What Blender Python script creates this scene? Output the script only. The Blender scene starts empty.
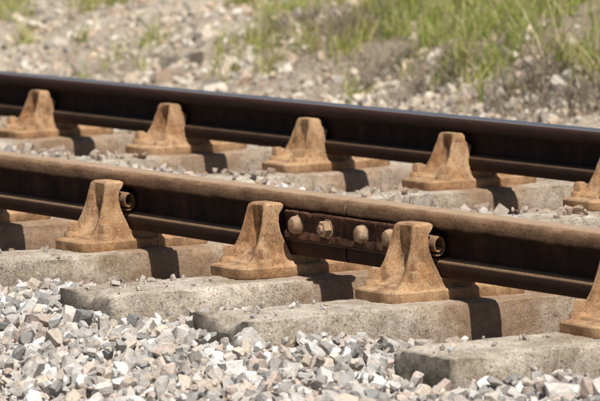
import bpy, bmesh, math, random
import numpy as np
from mathutils import Vector, Matrix, noise as mnoise
random.seed(7); rng=np.random.default_rng(11)
scene=bpy.context.scene
col=scene.collection

# ---------------------------------------------------------------- helpers
def link(o):
    col.objects.link(o); return o
def mesh_obj(name,verts,faces,mat=None,smooth=False,attr=None,parent=None):
    me=bpy.data.meshes.new(name)
    me.from_pydata([tuple(v) for v in verts],[],[tuple(f) for f in faces]); me.update()
    if smooth: me.polygons.foreach_set('use_smooth',[True]*len(me.polygons))
    o=bpy.data.objects.new(name,me); link(o)
    if mat: me.materials.append(mat)
    if parent: o.parent=parent
    return o
def tri_mesh(name,V,F,C=None,mat=None,smooth=False):
    """fast mesh from arrays, F = (n,k)"""
    me=bpy.data.meshes.new(name); n,k=F.shape
    me.vertices.add(len(V)); me.vertices.foreach_set('co',V.astype(np.float32).ravel())
    me.loops.add(n*k); me.loops.foreach_set('vertex_index',F.astype(np.int32).ravel())
    me.polygons.add(n); me.polygons.foreach_set('loop_start',np.arange(0,n*k,k,dtype=np.int32))
    me.polygons.foreach_set('loop_total',np.full(n,k,dtype=np.int32))
    me.polygons.foreach_set('use_smooth',np.full(n,smooth,dtype=bool))
    me.update(calc_edges=True)
    if C is not None:
        a=me.color_attributes.new('col','FLOAT_COLOR','POINT')
        a.data.foreach_set('color',C.astype(np.float32).ravel())
    me.validate()
    if mat: me.materials.append(mat)
    o=bpy.data.objects.new(name,me); link(o); return o

def hash2(ix,iy,s):
    h=np.sin(ix*127.1+iy*311.7+s*74.7)*43758.5453
    return h-np.floor(h)
def vnoise(x,y,s=0):
    ix=np.floor(x);iy=np.floor(y);fx=x-ix;fy=y-iy
    fx=fx*fx*(3-2*fx);fy=fy*fy*(3-2*fy)
    a=hash2(ix,iy,s);b=hash2(ix+1,iy,s);c=hash2(ix,iy+1,s);d=hash2(ix+1,iy+1,s)
    return (a*(1-fx)+b*fx)*(1-fy)+(c*(1-fx)+d*fx)*fy
def fbm(x,y,s=0,o=4):
    t=0;a=.5;
    for i in range(o):
        t=t+a*(vnoise(x,y,s+i)-.5)*2; x=x*2.03+5.1;y=y*2.03+1.7;a*=.5
    return t
def sst(a,b,x):
    t=np.clip((x-a)/(b-a),0,1); return t*t*(3-2*t)

# ---------------------------------------------------------------- node helper
class NT:
    def __init__(s,name):
        s.m=bpy.data.materials.new(name); s.m.use_nodes=True; s.t=s.m.node_tree; s.n=s.t.nodes
        s.b=s.n['Principled BSDF']; s.out=s.n['Material Output']
    def new(s,t,**k):
        n=s.n.new(t)
        for a,v in k.items(): setattr(n,a,v)
        return n
    def l(s,a,b): s.t.links.new(a,b)
    def noise(s,vec,scale,detail=6,rough=.6,dist=0):
        n=s.new('ShaderNodeTexNoise'); n.inputs['Scale'].default_value=scale
        n.inputs['Detail'].default_value=detail; n.inputs['Roughness'].default_value=rough
        n.inputs['Distortion'].default_value=dist
        if vec is not None: s.l(vec,n.inputs['Vector'])
        return n.outputs['Fac']
    def voro(s,vec,scale,feature='F1'):
        n=s.new('ShaderNodeTexVoronoi'); n.feature=feature; n.inputs['Scale'].default_value=scale
        s.l(vec,n.inputs['Vector']); return n
    def ramp(s,fac,stops,interp='LINEAR'):
        r=s.new('ShaderNodeValToRGB'); cr=r.color_ramp; cr.interpolation=interp
        while len(cr.elements)<len(stops): cr.elements.new(.5)
        for e,(p,c) in zip(cr.elements,stops):
            e.position=p; e.color=(c,c,c,1) if isinstance(c,(int,float)) else (*c,1)
        s.l(fac,r.inputs['Fac']); return r.outputs['Color']
    def mix(s,fac,a,b,mode='MIX'):
        m=s.new('ShaderNodeMix',data_type='RGBA',blend_type=mode)
        for i,(sock,v) in enumerate(((m.inputs[0],fac),(m.inputs[6],a),(m.inputs[7],b))):
            if isinstance(v,(int,float)): sock.default_value=v if i==0 else (v,v,v,1)
            elif isinstance(v,tuple): sock.default_value=(*v,1)
            else: s.l(v,sock)
        return m.outputs[2]
    def math(s,op,a,b=0):
        m=s.new('ShaderNodeMath',operation=op)
        for sock,v in ((m.inputs[0],a),(m.inputs[1],b)):
            if isinstance(v,(int,float)): sock.default_value=v
            else: s.l(v,sock)
        return m.outputs[0]
    def mrange(s,v,a,b,c=0,d=1):
        m=s.new('ShaderNodeMapRange'); s.l(v,m.inputs[0])
        for k,q in enumerate((a,b,c,d)): m.inputs[k+1].default_value=q
        return m.outputs[0]
    def bump(s,h,strength=.5,dist=.005,normal=None):
        b=s.new('ShaderNodeBump'); b.inputs['Strength'].default_value=strength
        b.inputs['Distance'].default_value=dist; s.l(h,b.inputs['Height'])
        if normal: s.l(normal,b.inputs['Normal'])
        return b.outputs['Normal']
    def fin(s,color,rough=.9,normal=None,metal=0,spec=.3):
        if isinstance(color,tuple): s.b.inputs['Base Color'].default_value=(*color,1)
        else: s.l(color,s.b.inputs['Base Color'])
        if isinstance(rough,(int,float)): s.b.inputs['Roughness'].default_value=rough
        else: s.l(rough,s.b.inputs['Roughness'])
        if isinstance(metal,(int,float)): s.b.inputs['Metallic'].default_value=metal
        else: s.l(metal,s.b.inputs['Metallic'])
        s.b.inputs['Specular IOR Level'].default_value=spec
        if normal: s.l(normal,s.b.inputs['Normal'])
        return s.m
    def geo(s):
        g=s.new('ShaderNodeNewGeometry'); return g.outputs['Position'],g
    def sep(s,v):
        x=s.new('ShaderNodeSeparateXYZ'); s.l(v,x.inputs[0]); return x.outputs

# ---------------------------------------------------------------- materials
def mat_stone(name,rust=True):
    t=NT(name); pos,g=t.geo()
    a=t.new('ShaderNodeAttribute',attribute_name='col').outputs['Color']
    n=t.noise(pos,80,5,.75)
    c=t.mix(1.0,a,t.ramp(n,[(.3,.60),(.47,1.0),(.72,1.2)]),'MULTIPLY')
    if rust:
        xyz=t.sep(pos)
        d1=t.math('ABSOLUTE',t.math('SUBTRACT',xyz[1],.08)); d2=t.math('ABSOLUTE',t.math('SUBTRACT',xyz[1],1.45))
        d=t.math('MINIMUM',d1,d2)
        d=t.math('ADD',d,t.math('MULTIPLY',t.math('SUBTRACT',t.noise(pos,9,3),.5),.5))
        f=t.ramp(d,[(.10,.88),(.30,.45),(.52,0.0)])
        c=t.mix(f,c,t.mix(t.ramp(n,[(.3,0),(.7,1)]),(.12,.062,.035),(.52,.35,.22)))
    return t.fin(c,.92,t.bump(n,.8,.006),spec=.25)
M_stone=mat_stone('ballast_stone')
M_bankstone=mat_stone('bank_stone',False)

def mat_ground():
    t=NT('ground_soil'); pos,g=t.geo(); xyz=t.sep(pos)
    n=t.noise(pos,3.0,8,.65); n2=t.noise(pos,38,6,.7); v=t.voro(pos,42)
    c=t.mix(t.ramp(n,[(.35,0),(.65,1)]),(.40,.31,.225),(.62,.53,.42))
    c=t.mix(1.0,c,t.ramp(n2,[(.3,.5),(.6,1.1)]),'MULTIPLY')
    c=t.mix(t.ramp(v.outputs['Distance'],[(.2,.5),(.45,0)]),c,(.68,.60,.51))
    fs=t.math('MULTIPLY',t.mrange(t.math('ADD',xyz[1],t.math('MULTIPLY',n,.5)),4.15,4.5),t.mrange(xyz[0],-8.6,-7.4))
    c=t.mix(t.math('MULTIPLY',fs,.6),c,t.mix(n2,(.10,.07,.05),(.36,.28,.18)))
    fr=t.mrange(t.math('ABSOLUTE',t.math('SUBTRACT',xyz[1],.75)),1.2,2.4,1,0)
    c=t.mix(fr,c,t.mix(n2,(.15,.105,.07),(.56,.44,.32)))
    fy=t.mrange(xyz[1],6.0,9.0)
    c=t.mix(fy,c,t.mix(n,(.10,.13,.035),(.23,.21,.09)))
    return t.fin(c,.95,t.bump(t.math('ADD',n2,v.outputs['Distance']),.8,.02),spec=.15)
M_ground=mat_ground()

def mat_concrete():
    t=NT('weathered_concrete')
    tc=t.new('ShaderNodeTexCoord'); oi=t.new('ShaderNodeObjectInfo')
    add=t.new('ShaderNodeVectorMath',operation='ADD'); t.l(tc.outputs['Object'],add.inputs[0])
    sc=t.new('ShaderNodeVectorMath',operation='SCALE'); sc.inputs[0].default_value=(13,7,3); t.l(oi.outputs['Random'],sc.inputs['Scale'])
    t.l(sc.outputs[0],add.inputs[1]); p=add.outputs[0]
    big=t.noise(p,6,5,.65); mid=t.noise(p,45,7,.8); fine=t.noise(p,190,4,.75)
    wv=t.new('ShaderNodeVectorMath',operation='ADD'); nz=t.new('ShaderNodeTexNoise'); nz.inputs['Scale'].default_value=60; t.l(p,nz.inputs['Vector'])
    ws=t.new('ShaderNodeVectorMath',operation='SCALE'); ws.inputs['Scale'].default_value=.012; t.l(nz.outputs['Color'],ws.inputs[0])
    t.l(p,wv.inputs[0]); t.l(ws.outputs[0],wv.inputs[1])
    v=t.voro(wv.outputs[0],100); vd=v.outputs['Distance']
    vc=t.new('ShaderNodeSeparateColor'); t.l(v.outputs['Color'],vc.inputs[0])
    c=t.mix(t.ramp(big,[(.38,0),(.62,1)]),(.42,.345,.26),(.70,.61,.50))
    c=t.mix(1.0,c,t.ramp(mid,[(.30,.32),(.44,.88),(.62,1.14)]),'MULTIPLY')
    ag=t.mix(t.ramp(vc.outputs[0],[(.3,0),(.7,1)]),(.17,.14,.11),(.82,.75,.66))
    pm=t.math('MULTIPLY',t.ramp(vd,[(.20,.8),(.34,0)]),t.ramp(vc.outputs[1],[(.45,0),(.55,1)]))
    c=t.mix(pm,c,ag)
    c=t.mix(1.0,c,t.ramp(fine,[(.36,.5),(.51,1.08)]),'MULTIPLY')
    xyz=t.sep(tc.outputs['Object'])
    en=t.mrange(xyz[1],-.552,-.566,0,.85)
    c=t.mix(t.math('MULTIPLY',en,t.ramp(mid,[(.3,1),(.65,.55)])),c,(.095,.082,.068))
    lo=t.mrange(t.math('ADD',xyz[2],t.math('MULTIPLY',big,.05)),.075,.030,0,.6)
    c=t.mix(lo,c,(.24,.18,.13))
    d=t.math('MINIMUM',t.math('ABSOLUTE',t.math('SUBTRACT',xyz[1],.05)),t.math('ABSOLUTE',t.math('SUBTRACT',xyz[1],1.5)))
    d=t.math('ADD',d,t.math('MULTIPLY',t.math('SUBTRACT',big,.5),.35))
    c=t.mix(t.ramp(d,[(.08,.7),(.15,.38),(.30,0)]),c,t.mix(mid,(.14,.062,.027),(.52,.32,.18)))
    h=t.math('ADD',t.math('MULTIPLY',mid,1.0),t.math('ADD',t.math('MULTIPLY',fine,.45),t.math('MULTIPLY',pm,.12)))
    return t.fin(c,.93,t.bump(h,.9,.005),spec=.2)
M_conc=mat_concrete()

def mat_rail(name,polished):
    t=NT(name); tc=t.new('ShaderNodeTexCoord')
    p=tc.outputs['Object']; mp=t.new('ShaderNodeMapping'); t.l(p,mp.inputs[0]); mp.inputs['Scale'].default_value=(.3,1,1)
    n=t.noise(mp.outputs[0],34,8,.7); n2=t.noise(p,180,5,.7)
    m2=t.new('ShaderNodeMapping'); t.l(p,m2.inputs[0]); m2.inputs['Scale'].default_value=(1,1,.15)
    run=t.noise(m2.outputs[0],16,5,.7)
    xyz=t.sep(p)
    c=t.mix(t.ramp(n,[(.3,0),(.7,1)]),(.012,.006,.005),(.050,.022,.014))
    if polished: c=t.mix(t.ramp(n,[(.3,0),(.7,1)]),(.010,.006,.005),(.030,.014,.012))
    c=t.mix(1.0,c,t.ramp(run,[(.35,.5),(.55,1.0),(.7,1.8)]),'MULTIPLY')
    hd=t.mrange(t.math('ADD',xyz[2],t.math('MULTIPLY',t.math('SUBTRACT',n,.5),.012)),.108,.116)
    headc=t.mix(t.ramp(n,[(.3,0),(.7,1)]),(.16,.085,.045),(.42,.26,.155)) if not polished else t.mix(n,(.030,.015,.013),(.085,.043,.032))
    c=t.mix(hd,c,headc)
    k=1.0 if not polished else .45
    ft=t.math('MULTIPLY',t.mrange(xyz[2],.031,.035),t.mrange(xyz[2],.044,.039))  # dusty top edge of the foot, its sunlit line painted into the colour
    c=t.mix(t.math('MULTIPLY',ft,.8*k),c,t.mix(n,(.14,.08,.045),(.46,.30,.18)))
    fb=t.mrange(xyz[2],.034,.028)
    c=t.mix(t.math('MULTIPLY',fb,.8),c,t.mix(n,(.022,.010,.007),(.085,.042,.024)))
    c=t.mix(1.0,c,t.ramp(n2,[(.3,.55),(.6,1.15)]),'MULTIPLY')
    top=t.mrange(xyz[2],.1405,.1435)
    if polished:
        c=t.mix(top,c,(.55,.51,.52))
        rough=t.mix(top,.85,t.mix(n,.28,.42)); metal=t.math('MULTIPLY',top,.95)
    else:
        c=t.mix(t.math('MULTIPLY',top,.85),c,t.mix(n,(.32,.21,.13),(.64,.47,.33)))
        rough=t.mix(top,.9,.6); metal=0.0
    return t.fin(c,rough,t.bump(t.math('ADD',n,t.math('MULTIPLY',n2,.5)),.45,.003),metal,spec=.2)
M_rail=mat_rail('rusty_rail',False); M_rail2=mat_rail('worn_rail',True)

def mat_rust(name,dark,light,dust,hs=1.0):
    t=NT(name); tc=t.new('ShaderNodeTexCoord'); oi=t.new('ShaderNodeObjectInfo')
    add=t.new('ShaderNodeVectorMath',operation='ADD'); t.l(tc.outputs['Object'],add.inputs[0])
    sc=t.new('ShaderNodeVectorMath',operation='SCALE'); sc.inputs[0].default_value=(5,9,3); t.l(oi.outputs['Random'],sc.inputs['Scale'])
    t.l(sc.outputs[0],add.inputs[1]); p=add.outputs[0]
    n=t.noise(p,26,8,.78,.1); f=t.noise(p,250,4,.8); b=t.noise(p,11,5,.65)
    mp=t.new('ShaderNodeMapping'); t.l(p,mp.inputs[0]); mp.inputs['Scale'].default_value=(1.3,1.3,.5)
    st=t.noise(mp.outputs[0],30,7,.75)
    c=t.mix(t.ramp(n,[(.36,0),(.6,1)]),dark,light)
    c=t.mix(t.ramp(b,[(.46,0),(.60,.7)]),c,dust)
    g=t.new('ShaderNodeNewGeometry')
    up=t.sep(g.outputs['Normal'])[2]
    c=t.mix(t.mrange(up,.55,.95,0,.35),c,dust)
    c=t.mix(1.0,c,t.ramp(st,[(.36,.48),(.48,.95),(.62,1.1)]),'MULTIPLY')
    c=t.mix(t.ramp(g.outputs['Pointiness'],[(.52,0),(.60,.5)]),c,dust)
    c=t.mix(1.0,c,t.ramp(f,[(.32,.45),(.54,1.12)]),'MULTIPLY')
    return t.fin(c,.88,t.bump(t.math('ADD',n,t.math('MULTIPLY',f,.5)),.7*hs,.004),spec=.25)
M_chair=mat_rust('rusty_cast_iron',(.15,.068,.030),(.44,.235,.110),(.62,.405,.235))
M_plate=mat_rust('flaking_rust',(.022,.011,.008),(.11,.045,.024),(.20,.095,.052),1.8)
M_bolt=mat_rust('rusty_bolt',(.18,.095,.05),(.44,.27,.155),(.54,.38,.25))
M_key=mat_rust('rusty_spring_steel',(.13,.062,.03),(.33,.185,.095),(.44,.28,.16))

def mat_plant(name,trans=.35):
    t=NT(name); a=t.new('ShaderNodeAttribute',attribute_name='col').outputs['Color']
    t.fin(a,.6,spec=.3)
    tr=t.new('ShaderNodeBsdfTranslucent'); t.l(a,tr.inputs[0])
    mx=t.new('ShaderNodeMixShader'); mx.inputs[0].default_value=trans
    t.l(t.b.outputs[0],mx.inputs[1]); t.l(tr.outputs[0],mx.inputs[2]); t.l(mx.outputs[0],t.out.inputs[0])
    return t.m
M_grass=mat_plant('grass_blades'); M_twig=mat_plant('dry_twigs',.05)

# ---------------------------------------------------------------- terrain
def height(x,y):
    z=np.full_like(x,-.090)
    z=z-.035*sst(-.38,-.20,y)*sst(.36,.2,y)          # open cribs under the near rail
    z=z+.050*sst(.28,.5,y)*sst(1.32,1.15,y)          # four-foot filled almost level
    z=z-.030*sst(1.2,1.35,y)*sst(1.9,1.7,y)
    z=z-.055*sst(-.70,-1.5,y)-.45*sst(-1.8,-3.3,y)
    z=z-.20*sst(2.1,3.1,y)
    rise=sst(3.3,4.3,y)*.10+np.clip(y-3.6,0,5.2)*.25
    right=sst(-9.0,-7.2,x)
    rise=rise+right*.10*sst(4.05,4.4,y)
    rise=rise*sst(3.2,3.9,y)
    z=z+rise
    am=sst(2.6,3.8,y)
    z=z+am*(fbm(x*1.1,y*1.1,3)*.13+fbm(x*5,y*5,9,3)*.035)+(1-am)*fbm(x*3,y*3,5,3)*.020
    far=sst(15,60,np.abs(x)+np.abs(y))
    return z+far*fbm(x*.02,y*.02,2,3)*2.0*sst(12,60,np.abs(y))
xs=np.concatenate([[-4000,-1500,-600,-250,-120,-70,-45,-32,-25],np.arange(-20,7,.065),[7.5,9,12,16,24,40,80,200,600,1500,4000]])
ys=np.concatenate([[-4000,-1500,-500,-200,-90,-45,-25,-14,-9,-6.5,-5,-4],np.arange(-3.2,7.5,.065),[8,8.6,9.5,11,14,20,30,50,100,300,900,2000,4000]])
X,Y=np.meshgrid(xs,ys,indexing='ij'); Z=height(X,Y)
V=np.stack([X,Y,Z],-1).reshape(-1,3); nx,ny=len(xs),len(ys)
i,j=np.meshgrid(np.arange(nx-1),np.arange(ny-1),indexing='ij'); b=(i*ny+j).ravel()
F=np.stack([b,b+ny,b+ny+1,b+1],-1)
tri_mesh('ground',V,F,None,M_ground,True)

# ---------------------------------------------------------------- stones
def stone_templates(n,seed,bev):
    r=random.Random(seed); T=[]
    while len(T)<n:
        bm=bmesh.new(); bmesh.ops.create_cube(bm,size=1.9)
        for q in range(r.choice((6,8,9,11))):
            nrm=Vector((r.gauss(0,1),r.gauss(0,1),r.gauss(0,1))).normalized(); d=r.uniform(.68,1.0)
            res=bmesh.ops.bisect_plane(bm,geom=bm.verts[:]+bm.edges[:]+bm.faces[:],plane_co=nrm*d,plane_no=nrm,clear_outer=True)
            ed=[e for e in res['geom_cut'] if isinstance(e,bmesh.types.BMEdge)]
            if len(ed)>2: bmesh.ops.edgeloop_fill(bm,edges=ed)
        bmesh.ops.remove_doubles(bm,verts=bm.verts,dist=.05)
        if bev: 
            bmesh.ops.bevel(bm,geom=bm.edges[:],offset=.06,segments=1,affect='EDGES')
            for v in bm.verts: v.co+=Vector((r.uniform(-1,1),r.uniform(-1,1),r.uniform(-1,1)))*.026
        bmesh.ops.triangulate(bm,faces=bm.faces)
        bmesh.ops.recalc_face_normals(bm,faces=bm.faces)
        bm.verts.index_update()
        if len(bm.verts)>8:
            T.append((np.array([v.co[:] for v in bm.verts]),np.array([[v.index for v in f.verts] for f in bm.faces])))
        bm.free()
    return T
TB=stone_templates(40,3,True); TP=stone_templates(40,5,False)
def rotmats(n):
    q=rng.normal(size=(n,4)); q/=np.linalg.norm(q,axis=1)[:,None]; w,x,y,z=q.T
    return np.stack([1-2*(y*y+z*z),2*(x*y-z*w),2*(x*z+y*w),2*(x*y+z*w),1-2*(x*x+z*z),2*(y*z-x*w),2*(x*z-y*w),2*(y*z+x*w),1-2*(x*x+y*y)],-1).reshape(n,3,3)
def stones_data(P,S,C,T):
    N=len(P); tid=rng.integers(0,len(T),N); Vs=[];Fs=[];Cs=[];off=0
    for k,(tv,tf) in enumerate(T):
        idx=np.nonzero(tid==k)[0]; n=len(idx)
        if n==0: continue
        ax=np.stack([rng.uniform(.8,1.35,n),rng.uniform(.65,1.0,n),rng.uniform(.42,.8,n)],-1)
        v=tv[None]*ax[:,None,:]*S[idx][:,None,None]
        v=np.einsum('nij,nkj->nki',rotmats(n),v)+P[idx][:,None,:]
        f=tf[None]+(np.arange(n)*len(tv))[:,None,None]+off
        Vs.append(v.reshape(-1,3));Fs.append(f.reshape(-1,3));Cs.append(np.repeat(C[idx],len(tv),0)); off+=n*len(tv)
    return np.concatenate(Vs),np.concatenate(Fs),np.concatenate(Cs)
def stones(name,sets,mat):
    V=[];F=[];C=[];o=0
    for P,S,c,T in sets:
        v,f,cc=stones_data(P,S,c,T); V.append(v);F.append(f+o);C.append(cc);o+=len(v)
    return tri_mesh(name,np.concatenate(V),np.concatenate(F),np.concatenate(C),mat)
SLX=[-.0,.67,1.515,-.875,-1.76,-2.60,-3.49,-4.42,-5.3,-6.17,-7.05,-7.92,-8.8,-9.7,-10.6,-11.5,-12.4,-13.3,-14.2,2.38,3.25,4.12,5.0,5.87,6.75]
SLX=np.array(SLX)
def palette(n,k=1.0,warm=0):
    base=np.array([[.67,.62,.56],[.58,.515,.45],[.47,.435,.40],[.80,.77,.73],[.64,.52,.445],[.31,.295,.28],[.70,.60,.49],[.52,.50,.475]])
    p=np.array([.2,.17,.13,.16,.12,.07,.09,.06])
    c=base[rng.choice(len(base),n,p=p/p.sum())]*rng.uniform(.75,1.1,(n,1))*k
    c=c*np.array([1+.03*warm,1-.03*warm,1-.12*warm])
    return np.concatenate([c,np.ones((n,1))],1)
def ballast(n,x0,x1,y0,y1,s0,s1,lift):
    P=np.stack([rng.uniform(x0,x1,n),rng.uniform(y0,y1,n),np.zeros(n)],-1)
    S=(s0+(s1-s0)*rng.random(n)**1.3)*np.where(rng.random(n)<.08,1.35,1)
    P[:,2]=height(P[:,0],P[:,1])+rng.uniform(-.012,lift,n)+.022*fbm(P[:,0]*4,P[:,1]*4,21,2)
    d=np.min(np.abs(P[:,0][:,None]-SLX[None]),1)
    ins=(d<.13+S*.5)&(P[:,1]>-.571-S*.5)&(P[:,1]<2.07+S*.5)
    P=P[~ins];S=S[~ins];return P,S
def crib(n,y0,y1):
    P=np.stack([rng.uniform(-6,4,n),rng.uniform(y0,y1,n),np.zeros(n)],-1); S=rng.uniform(.025,.042,n)
    P[:,2]=height(P[:,0],P[:,1])+S*.7
    d=np.min(np.abs(P[:,0][:,None]-SLX[None]),1); k=d>.13+S*.8
    return P[k],S[k]
def debris(n,y0,y1,s0,s1):
    P=np.stack([SLX[rng.integers(0,len(SLX),n)]+rng.uniform(-.12,.12,n),rng.uniform(y0,y1,n),np.zeros(n)],-1)
    S=s0+(s1-s0)*rng.random(n)**2; P[:,2]=S*.45+.001
    k=(np.abs(P[:,1])>.22)&(np.abs(P[:,1]-1.5)>.20); return P[k],S[k]
def cat(a): return np.concatenate([q[0] for q in a]),np.concatenate([q[1] for q in a])
Pn,Sn=cat([ballast(20000,-3.2,2.6,-1.7,.1,.010,.023,.045),ballast(8000,-3.2,2.4,-1.7,-.2,.005,.012,.055),crib(150,-.3,.3)])
Pf,Sf=cat([ballast(6500,-6.5,2.6,.30,1.25,.007,.020,.025),ballast(5000,-6.5,2.6,0,.35,.012,.024,.03),ballast(8000,-6.5,2.6,1.2,2.2,.012,.026,.04),
   ballast(9000,-9.5,7,-2.6,3.2,.016,.028,.02),
   ballast(9000,2.3,7,-2.6,2.6,.016,.028,.04),
   ballast(9000,-13,-4,-1.5,3.0,.016,.028,.04),
   crib(170,1.1,1.9),
   debris(1800,.2,1.4,.004,.018),debris(260,1.7,2.05,.005,.02),debris(600,-.55,-.20,.002,.009)])
stones('ballast',[(Pn,Sn,palette(len(Pn)),TB),(Pf,Sf,palette(len(Pf)),TP)],M_stone)
def bankst(n,x0,x1,y0,y1,s0,s1):
    P=np.stack([rng.uniform(x0,x1,n),rng.uniform(y0,y1,n),np.zeros(n)],-1)
    S=(s0+(s1-s0)*rng.random(n)**1.8)*np.where(rng.random(n)<.04,1.8,1)
    m=fbm(P[:,0]*1.3,P[:,1]*1.3,33,3)
    right=sst(-8.6,-7.4,P[:,0])*sst(4.0,4.3,P[:,1])
    keep=rng.random(n)<np.clip(.75+m*1.0-right*.60,.05,1)
    P=P[keep];S=S[keep]; P[:,2]=height(P[:,0],P[:,1])+S*.15; return P,S
P,S=cat([bankst(28000,-15,-3,2.7,6.3,.007,.024),bankst(7000,-5,6,2.7,6.3,.008,.024),bankst(4000,-20,-14,2.7,6.3,.012,.03),
   bankst(90,-13,-8,3.6,5.2,.03,.05)])
stones('bank_gravel',[(P,S,palette(len(P),1,1),TP)],M_bankstone)

# ---------------------------------------------------------------- vegetation
def blades(name,P,H,W,LEAN,C,mat,seg=3,curv=1.0):
    n=len(P); ang=rng.uniform(0,2*np.pi,n); d=np.stack([np.cos(ang),np.sin(ang),np.zeros(n)],-1)
    a2=rng.uniform(0,2*np.pi,n); s=np.stack([np.cos(a2),np.sin(a2),np.zeros(n)],-1)
    rows=[]
    for k in range(seg+1):
        t=k/seg; c=P+np.array([0,0,1])*(H*(t-.25*LEAN*t*t))[:,None]+d*(H*LEAN*t**(1+.8*curv))[:,None]
        w=(W*(1-t)**.7*.5+.0004)[:,None]
        rows+= [c-s*w,c+s*w]
    V=np.stack(rows,1).reshape(-1,3); k2=2*(seg+1)
    f=np.array([[2*k,2*k+1,2*k+3,2*k+2] for k in range(seg)])
    F=(f[None]+(np.arange(n)*k2)[:,None,None]).reshape(-1,4)
    return tri_mesh(name,V,F,np.repeat(C,k2,0),mat)
def grass_mask(x,y):
    bnd=4.17+np.clip(-8.2-x,0,9)*.62
    m=sst(-.10,.22,y-bnd+fbm(x*1.5,y*1.5,50,3)*.45)*np.clip(.78+2.0*fbm(x*2.2,y*2.2,61,3),.04,1)
    for cx,cy,r in [(-11.35,4.25,.42),(-11.9,4.5,.6),(-10.65,4.75,.22),(-9.75,4.95,.16),(-7.9,4.1,.12),(-8.9,4.05,.08),(-12.6,4.6,.8),(-9.35,4.3,.08),(-6.9,3.95,.08),(-10.3,4.1,.07),(-8.5,4.3,.16)]:
        m=np.maximum(m,.85*sst(r,r*.55,np.hypot(x-cx,y-cy)+.25*r*fbm(x*6,y*6,90,2)))
    return m
n=30000; cx=rng.uniform(-17,6,n); cy=rng.uniform(3.7,8.2,n)
k=rng.random(n)<grass_mask(cx,cy)*.62*np.where(cy>6.2,.3,1)+.004*(cy>3.9); cx=cx[k];cy=cy[k]
zone=fbm(cx*1.7,cy*1.7,77,2)-.5*(cx<-10.2)
Ps=[];Hs=[];Cs=[]
gcol=np.array([[.30,.38,.065],[.43,.49,.12],[.16,.23,.04],[.56,.54,.19],[.68,.60,.35],[.44,.35,.20]])
for x,y,zn in zip(cx,cy,zone):
    m=rng.integers(12,26); sp=rng.uniform(.015,.05)
    xx=x+rng.normal(0,sp,m);yy=y+rng.normal(0,sp,m)
    pr=np.array([.25,.30,.08,.20,.13,.04]) if zn>-.12 else np.array([.10,.22,.03,.34,.24,.07])
    Cs.append(gcol[rng.choice(6,m,p=pr)]*rng.uniform(.75,1.2,(m,1)))
    Ps.append(np.stack([xx,yy,height(xx,yy)-.005],-1)); Hs.append(rng.uniform(.45,1.1,m)*rng.uniform(.05,.19))
P=np.concatenate(Ps);H=np.concatenate(Hs);C=np.concatenate(Cs);C=np.concatenate([C,np.ones((len(C),1))],1)
blades('grass',P,H,rng.uniform(.003,.007,len(P)),rng.uniform(.15,.9,len(P)),C,M_grass)
def shrub(x,y,r,hh,n,cols,name='dry_shrub'):
    xx=x+rng.normal(0,r*.45,n);yy=y+rng.normal(0,r*.45,n)
    P=np.stack([xx,yy,height(xx,yy)-.01],-1); c=np.array(cols)[rng.integers(0,len(cols),n)]*rng.uniform(.7,1.2,(n,1))
    blades(name,P,rng.uniform(.4,1,n)*hh,rng.uniform(.002,.005,n),rng.uniform(.2,1.3,n),np.concatenate([c,np.ones((n,1))],1),M_twig,3,.2)
pur=[(.28,.21,.18),(.38,.30,.24),(.17,.12,.10),(.44,.38,.27)]
drk=[(.16,.13,.09),(.30,.25,.18),(.09,.07,.05),(.40,.34,.24)]
shrub(-8.25,4.42,.2,.12,450,pur); shrub(-7.75,4.45,.28,.13,650,pur)
shrub(-6.5,4.12,.25,.11,450,drk); shrub(-5.75,4.08,.25,.12,600,drk); shrub(-7.1,4.2,.2,.10,250,drk); shrub(-5.4,4.1,.3,.14,500,drk)
shrub(-5.85,4.25,.06,.42,22,[(.5,.4,.25)],'dry_weed')
shrub(-1.55,1.12,.07,.11,16,[(.14,.09,.06),(.2,.13,.08)],'dry_weed')
shrub(-3.9,.95,.06,.09,12,[(.14,.09,.06),(.2,.13,.08)],'dry_weed')
# curled dead leaves blown against the rails
def litter(sets):
    Vs=[];Fs=[];Cs=[];o=0
    for n,x0,x1,y0,y1,s0,s1,cols in sets:
        for q in range(n):
            x=rng.uniform(x0,x1);y=rng.uniform(y0,y1)
            on=np.min(np.abs(x-SLX))<.13
            if on and (abs(y)<.2 or abs(y-1.5)<.2 or y<-.2): continue
            z=0.003 if on else float(height(np.array([x]),np.array([y]))[0])+.03
            s=rng.uniform(s0,s1); a=rng.uniform(0,6.28); ca,sa=math.cos(a),math.sin(a); cu=rng.uniform(.4,1.1)
            pts=[]
            for (lx,ly) in ((-1,0),(-.4,-.5),(-.4,.5),(.35,-.45),(.35,.5),(1,0)):
                lz=cu*(abs(ly)*.9+max(0,lx)**2*.5)
                pts.append((x+s*(lx*ca-ly*sa),y+s*(lx*sa+ly*ca),z+s*lz))
            Vs+=pts; Fs+=[(o,o+1,o+2),(o+1,o+3,o+2),(o+2,o+3,o+4),(o+3,o+5,o+4)]
            c=cols[rng.integers(0,len(cols))]; Cs+=[(*c,1)]*6; o+=6
    tri_mesh('dry_leaves',np.array(Vs),np.array(Fs),np.array(Cs),M_twig)
lc=[(.22,.13,.075),(.36,.23,.13),(.12,.07,.045),(.48,.34,.21)]
litter([(900,-6,3,-.28,.34,.006,.020,lc),(1100,-7,3,.3,1.9,.005,.018,lc)])

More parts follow.
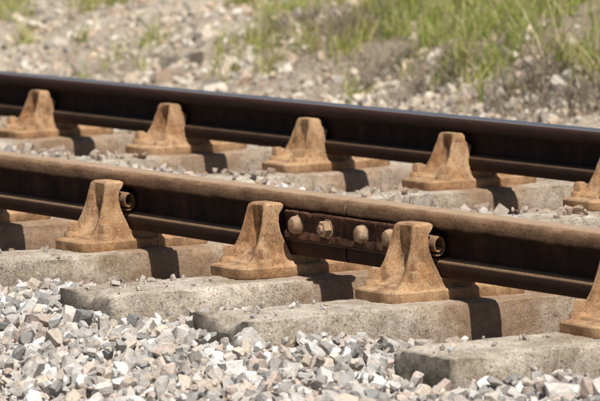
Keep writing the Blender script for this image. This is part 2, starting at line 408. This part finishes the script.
# ---------------------------------------------------------------- sleepers
def sleeper_mesh(seed):
    hw,hh=.13,.10; ya,yb=-.571,2.071
    ring=[]
    nx_=17; nz_=12
    for k in range(nx_): ring.append((-hw+2*hw*k/nx_, hh))
    for k in range(nz_): ring.append((hw,hh-2*hh*k/nz_))
    for k in range(nx_): ring.append((hw-2*hw*k/nx_,-hh))
    for k in range(nz_): ring.append((-hw,-hh+2*hh*k/nz_))
    L=len(ring); ns=int((yb-ya)/.0155)
    V=[]
    def disp(p):
        x,y,z=p; q=Vector((x*1+seed*7.3,y,z))
        cx,cz=hw-abs(x),hh-abs(z); cy=min(y-ya,yb-y)
        e=sorted([cx,cz,cy]); 
        chip=.004+max(0,mnoise.noise(q*8)-.05)*.035+max(0,mnoise.noise(q*30))*.012
        r=max(0,1-(e[0]+e[1])/(.017+chip*.8))
        ctr=Vector((0,min(max(y,ya+.1),yb-.1),0)); dr=(ctr-Vector(p)).normalized()
        pp=Vector(p)+dr*chip*r
        nn=mnoise.noise(q*6)*.004+mnoise.noise(q*40)*.0026
        return pp-dr*nn
    for s in range(ns+1):
        y=ya+(yb-ya)*s/ns
        for (x,z) in ring: V.append(disp((x,y,z)))
    F=[]
    for s in range(ns):
        for k in range(L):
            a=s*L+k;b_=s*L+(k+1)%L
            F.append((a,b_,b_+L,a+L))
    for end,(yy,base) in enumerate(((ya,0),(yb,ns*L))):
        grid={}; idx={}
        for k,(x,z) in enumerate(ring): idx[(round(x,4),round(z,4))]=base+k
        for ix in range(nx_+1):
            for iz in range(nz_+1):
                x=-hw+2*hw*ix/nx_; z=-hh+2*hh*iz/nz_; key=(round(x,4),round(z,4))
                if key in idx: grid[ix,iz]=idx[key]
                else: grid[ix,iz]=len(V); V.append(disp((x,yy,z)))
        for ix in range(nx_):
            for iz in range(nz_):
                q=(grid[ix,iz],grid[ix+1,iz],grid[ix+1,iz+1],grid[ix,iz+1])
                F.append(q if end==0 else q[::-1])
    me=bpy.data.meshes.new('sleeper_body'); me.from_pydata([tuple(v) for v in V],[],F); me.update()
    bm=bmesh.new(); bm.from_mesh(me); bmesh.ops.recalc_face_normals(bm,faces=bm.faces); bm.to_mesh(me); bm.free()
    me.polygons.foreach_set('use_smooth',[True]*len(me.polygons)); me.set_sharp_from_angle(angle=math.radians(38)); me.materials.append(M_conc); return me
SM=[sleeper_mesh(s) for s in range(6)]
for k,x in enumerate(SLX):
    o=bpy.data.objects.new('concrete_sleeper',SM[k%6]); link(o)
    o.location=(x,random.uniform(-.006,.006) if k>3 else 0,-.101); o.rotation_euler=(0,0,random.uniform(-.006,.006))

# ---------------------------------------------------------------- rails (bullhead)
half=[(0,.145),(.012,.1448),(.022,.1438),(.029,.141),(.0335,.136),(.035,.130),(.035,.116),(.0335,.110),(.029,.105),(.018,.1005),(.012,.096),(.0095,.089),(.0095,.054),(.012,.047),(.018,.0425),(.029,.038),(.0335,.034),(.035,.028),(.035,.012),(.032,.004),(.026,0)]
prof=half+[(-y,z) for (y,z) in half[::-1] if y>0]
def rail(x0,x1,y,mat):
    n=len(prof); xs_=list(np.linspace(x0,x1,max(2,int((x1-x0)/.5)+1)))
    V=[(x,py,pz) for x in xs_ for (py,pz) in prof]; F=[]
    for s in range(len(xs_)-1):
        for k in range(n):
            a=s*n+k;b_=s*n+(k+1)%n; F.append((a,a+n,b_+n,b_))
    F.append(tuple(range(n))); F.append(tuple(range((len(xs_)-1)*n,len(xs_)*n))[::-1])
    o=mesh_obj('rail',V,F,mat,False)
    bm=bmesh.new(); bm.from_mesh(o.data); bmesh.ops.recalc_face_normals(bm,faces=bm.faces); bm.to_mesh(o.data); bm.free()
    for p in o.data.polygons: p.use_smooth=len(p.vertices)==4
    o.data.set_sharp_from_angle(angle=math.radians(40))
    o.location=(0,y,.0455); return o
JX=.265
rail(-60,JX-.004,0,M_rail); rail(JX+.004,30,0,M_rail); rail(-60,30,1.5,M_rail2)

# ---------------------------------------------------------------- chairs
def loft(bm,levels,close=True):
    rings=[[bm.verts.new(p) for p in lv] for lv in levels]; n=len(rings[0])
    for a,b_ in zip(rings,rings[1:]):
        for k in range(n): bm.faces.new((a[k],a[(k+1)%n],b_[(k+1)%n],b_[k]))
    bm.faces.new(rings[0][::-1]); bm.faces.new(rings[-1])
def rrect(hx,y0,y1,r,z,n=4):
    pts=[]
    for cx,cy,a0 in ((hx-r,y1-r,0),(-hx+r,y1-r,90),(-hx+r,y0+r,180),(hx-r,y0+r,270)):
        for k in range(n+1):
            a=math.radians(a0+90*k/n); pts.append((cx+r*math.cos(a),cy+r*math.sin(a),z))
    return pts
def jaw(bm,side,lv):
    L=[]
    for z,w,yo,yi,cv in lv:
        pts=[(-w,yi),(-w*.3,yi),(w*.3,yi),(w,yi),(w,yi+(yo-yi)*.4),(w,yo*.94+yi*.06),(w*.90,yo),(w*.72,yo+cv*.1),(w*.50,yo+cv*.85),(0,yo+cv),(-w*.50,yo+cv*.85),(-w*.72,yo+cv*.1),(-w*.90,yo),(-w,yo*.94+yi*.06),(-w,yi+(yo-yi)*.4)]
        if side>0: pts=[(x,-y) for x,y in pts[::-1]]
        L.append([(x,y,z) for x,y in pts])
    loft(bm,L)
def cyl(bm,x,y,z0,z1,r0,r1,n=16,rot=0):
    loft(bm,[[(x+r*math.cos(2*math.pi*k/n+rot),y+r*math.sin(2*math.pi*k/n+rot),z) for k in range(n)] for z,r in ((z0,r0),(z0+(z1-z0)*.75,r0),(z1,r1))])
def chair_mesh():
    bm=bmesh.new()
    loft(bm,[rrect(.090,-.176,.176,.034,-.004),rrect(.092,-.178,.178,.034,.001),rrect(.092,-.178,.178,.034,.018),rrect(.089,-.175,.175,.033,.0215),rrect(.074,-.160,.160,.030,.0245)])
    loft(bm,[rrect(.074,-.150,.150,.03,.018),rrect(.070,-.142,.142,.03,.030),rrect(.064,-.132,.132,.028,.033)])
    loft(bm,[rrect(.07,-.075,.075,.015,.02),rrect(.068,-.07,.07,.015,.042),rrect(.062,-.06,.06,.012,.0452)])
    jaw(bm,-1,[(.018,.084,-.158,-.03,.0),(.026,.079,-.148,-.035,.006),(.034,.074,-.140,-.037,.014),(.044,.068,-.131,-.038,.022),(.060,.062,-.121,-.042,.028),(.080,.057,-.111,-.050,.030),(.100,.053,-.104,-.056,.028),(.120,.050,-.098,-.058,.024),(.138,.047,-.094,-.055,.016),(.150,.046,-.091,-.045,.008),(.158,.044,-.088,-.041,.003),(.163,.037,-.081,-.045,.0)])
    jaw(bm,1,[(.018,.084,-.150,-.03,.0),(.028,.077,-.138,-.035,.008),(.040,.068,-.120,-.037,.018),(.060,.060,-.104,-.034,.024),(.085,.054,-.090,-.030,.024),(.110,.049,-.082,-.020,.020),(.125,.045,-.076,-.037,.012),(.140,.042,-.072,-.038,.004),(.146,.037,-.067,-.042,.0)])
    for x,y in ((-.062,-.130),(.066,-.108),(-.062,.118),(.062,.128)):
        cyl(bm,x,y,.016,.038,.024,.020)
        cyl(bm,x,y,.036,.062,.0165,.0135,4,.4+x*9)
    bmesh.ops.recalc_face_normals(bm,faces=bm.faces)
    me=bpy.data.meshes.new('rail_chair'); bm.to_mesh(me); bm.free()
    me.polygons.foreach_set('use_smooth',[True]*len(me.polygons))
    me.set_sharp_from_angle(angle=math.radians(36)); me.materials.append(M_chair); return me
CM=chair_mesh()
def key_mesh():
    bm=bmesh.new(); n=34; a0=math.radians(-110); a1=math.radians(330)
    xs_=[-.060,-.056,.056,.060]
    def ringpts(x,dr):
        o=[];i_=[]
        for k in range(n+1):
            t=k/n; a=a0+(a1-a0)*t; R=.0225-.0095*t
            o.append((x,(R-dr)*math.cos(a)*.82,(R-dr)*math.sin(a)*1.12)); i_.append((x,(R-.0035)*math.cos(a)*.82,(R-.0035)*math.sin(a)*1.12))
        return o+i_[::-1]
    loft(bm,[ringpts(x,.001 if abs(x)>.058 else 0) for x in xs_])
    bmesh.ops.recalc_face_normals(bm,faces=bm.faces)
    me=bpy.data.meshes.new('spring_key'); bm.to_mesh(me); bm.free()
    me.polygons.foreach_set('use_smooth',[True]*len(me.polygons)); me.set_sharp_from_angle(angle=math.radians(40)); me.materials.append(M_key); return me
KM=key_mesh()
def chair(x,y,flip=False,key=True):
    o=bpy.data.objects.new('rail_chair',CM); link(o); o.location=(x,y,0.002)
    o.rotation_euler=(0,0,(math.pi if flip else 0)+random.uniform(-.02,.02))
    if key:
        k=bpy.data.objects.new('spring_key',KM); link(k); k.parent=o
        k.location=(random.uniform(-.004,.002)*(-1 if flip else 1),-.034,.114)
        k.rotation_euler=(math.radians(random.uniform(-12,12)),0,0)
off=-.045
nearx={0:-.02,1:.67,2:1.5325,3:-.855}
farx={3:-.905,4:-1.761,5:-2.592,6:-3.493,7:-4.43}
for k,x in enumerate(SLX):
    chair(nearx.get(k,x)+off,0,False,k!=0)
    chair(farx.get(k,x)+off,1.5,True,True)

# ---------------------------------------------------------------- fishplate joint
fp=bpy.data.objects.new('fishplate_joint',None); link(fp); fp.location=(JX,0,.0455)
def fish(side):
    pr=[(.0105,.047),(.024,.0425),(.034,.0385),(.040,.040),(.040,.052),(.035,.060),(.034,.084),(.038,.091),(.040,.100),(.036,.1045),(.020,.1010),(.0105,.094)]
    n=len(pr); xs_=np.linspace(-.285,.285,110); V=[];F=[]
    for x in xs_:
        for (y,z) in pr:
            d=mnoise.noise(Vector((x*22,side*4,z*60)))*.0035+mnoise.noise(Vector((x*75,side*4,z*120)))*.0022
            yy=y+(d if y>.015 else 0); V.append((x,side*yy,z+(d*.6)))
    for s in range(len(xs_)-1):
        for k in range(n):
            a=s*n+k;b_=s*n+(k+1)%n;F.append((a,a+n,b_+n,b_))
    F.append(tuple(range(n)));F.append(tuple(range((len(xs_)-1)*n,len(xs_)*n))[::-1])
    o=mesh_obj('fishplate',V,F,M_plate,True,parent=fp)
    bm=bmesh.new(); bm.from_mesh(o.data); bmesh.ops.recalc_face_normals(bm,faces=bm.faces); bm.to_mesh(o.data); bm.free()
    o.data.set_sharp_from_angle(angle=math.radians(50))
fish(-1);fish(1)
def bolt(x,side,rot,nut):
    bm=bmesh.new()
    def ring(n,r,y,ph=0,j=0): return [(r*math.cos(2*math.pi*k/n+ph),y,r*math.sin(2*math.pi*k/n+ph)) for k in range(n)]
    loft(bm,[ring(20,.0235,.028),ring(20,.0235,.0385),ring(20,.0215,.040)])
    if nut:
        loft(bm,[ring(6,.0205,.038,rot),ring(6,.0205,.052,rot),ring(6,.0175,.0555,rot)])
        loft(bm,[ring(14,.0105,.05),ring(14,.0105,.060),ring(14,.0085,.0625)])
    else:
        loft(bm,[ring(16,.0205,.038),ring(16,.0205,.048),ring(16,.016,.055),ring(16,.009,.0575)])
    for v in bm.verts: v.co.y*=side
    bmesh.ops.recalc_face_normals(bm,faces=bm.faces)
    me=bpy.data.meshes.new('bolt'); bm.to_mesh(me); bm.free()
    me.polygons.foreach_set('use_smooth',[True]*len(me.polygons)); me.set_sharp_from_angle(angle=math.radians(35)); me.materials.append(M_bolt)
    o=bpy.data.objects.new('bolt',me); link(o); o.parent=fp; o.location=(x,0,.072)
for i_,x in enumerate((-.225,-.08,.085,.215)):
    bolt(x,-1,.3+i_*.7,i_==1); bolt(x,1,.3,i_!=1)

# ---------------------------------------------------------------- light
ts=Vector((.52,-.06,.85)).normalized()
el=math.asin(ts.z); az=math.atan2(ts.x,ts.y)
w=bpy.data.worlds.new('World'); scene.world=w; w.use_nodes=True
nt=w.node_tree; bg=nt.nodes['Background']; sk=nt.nodes.new('ShaderNodeTexSky'); sk.sky_type='NISHITA'; sk.sun_disc=False
sk.sun_elevation=el; sk.sun_rotation=az; nt.links.new(sk.outputs[0],bg.inputs[0]); bg.inputs[1].default_value=.055
sd=bpy.data.lights.new('sun','SUN'); sd.energy=5; sd.angle=math.radians(.5); sd.color=(1,.955,.88)
so=bpy.data.objects.new('sun',sd); link(so); so.rotation_euler=ts.to_track_quat('Z','Y').to_euler()

# ---------------------------------------------------------------- camera
yaw,pit,rol=.4936,.0869,-.0266
v=np.array([-math.cos(yaw)*math.cos(pit),math.sin(yaw)*math.cos(pit),-math.sin(pit)])
r=np.cross(v,[0,0,1]);r/=np.linalg.norm(r);u=np.cross(r,v)
r2=r*math.cos(rol)+u*math.sin(rol);u2=-r*math.sin(rol)+u*math.cos(rol)
cam=bpy.data.cameras.new('camera'); co=bpy.data.objects.new('camera',cam); link(co)
M=Matrix(((r2[0],u2[0],-v[0],9.9063),(r2[1],u2[1],-v[1],-5.3382),(r2[2],u2[2],-v[2],1.1492),(0,0,0,1)))
co.matrix_world=M
cam.sensor_width=36; cam.lens=36*4884.5/600; cam.clip_start=.5; cam.clip_end=9000
cam.dof.use_dof=True; cam.dof.focus_distance=11.1; cam.dof.aperture_fstop=12.5
scene.camera=co
scene.view_settings.view_transform='Standard'; scene.view_settings.look='None'; scene.view_settings.exposure=0
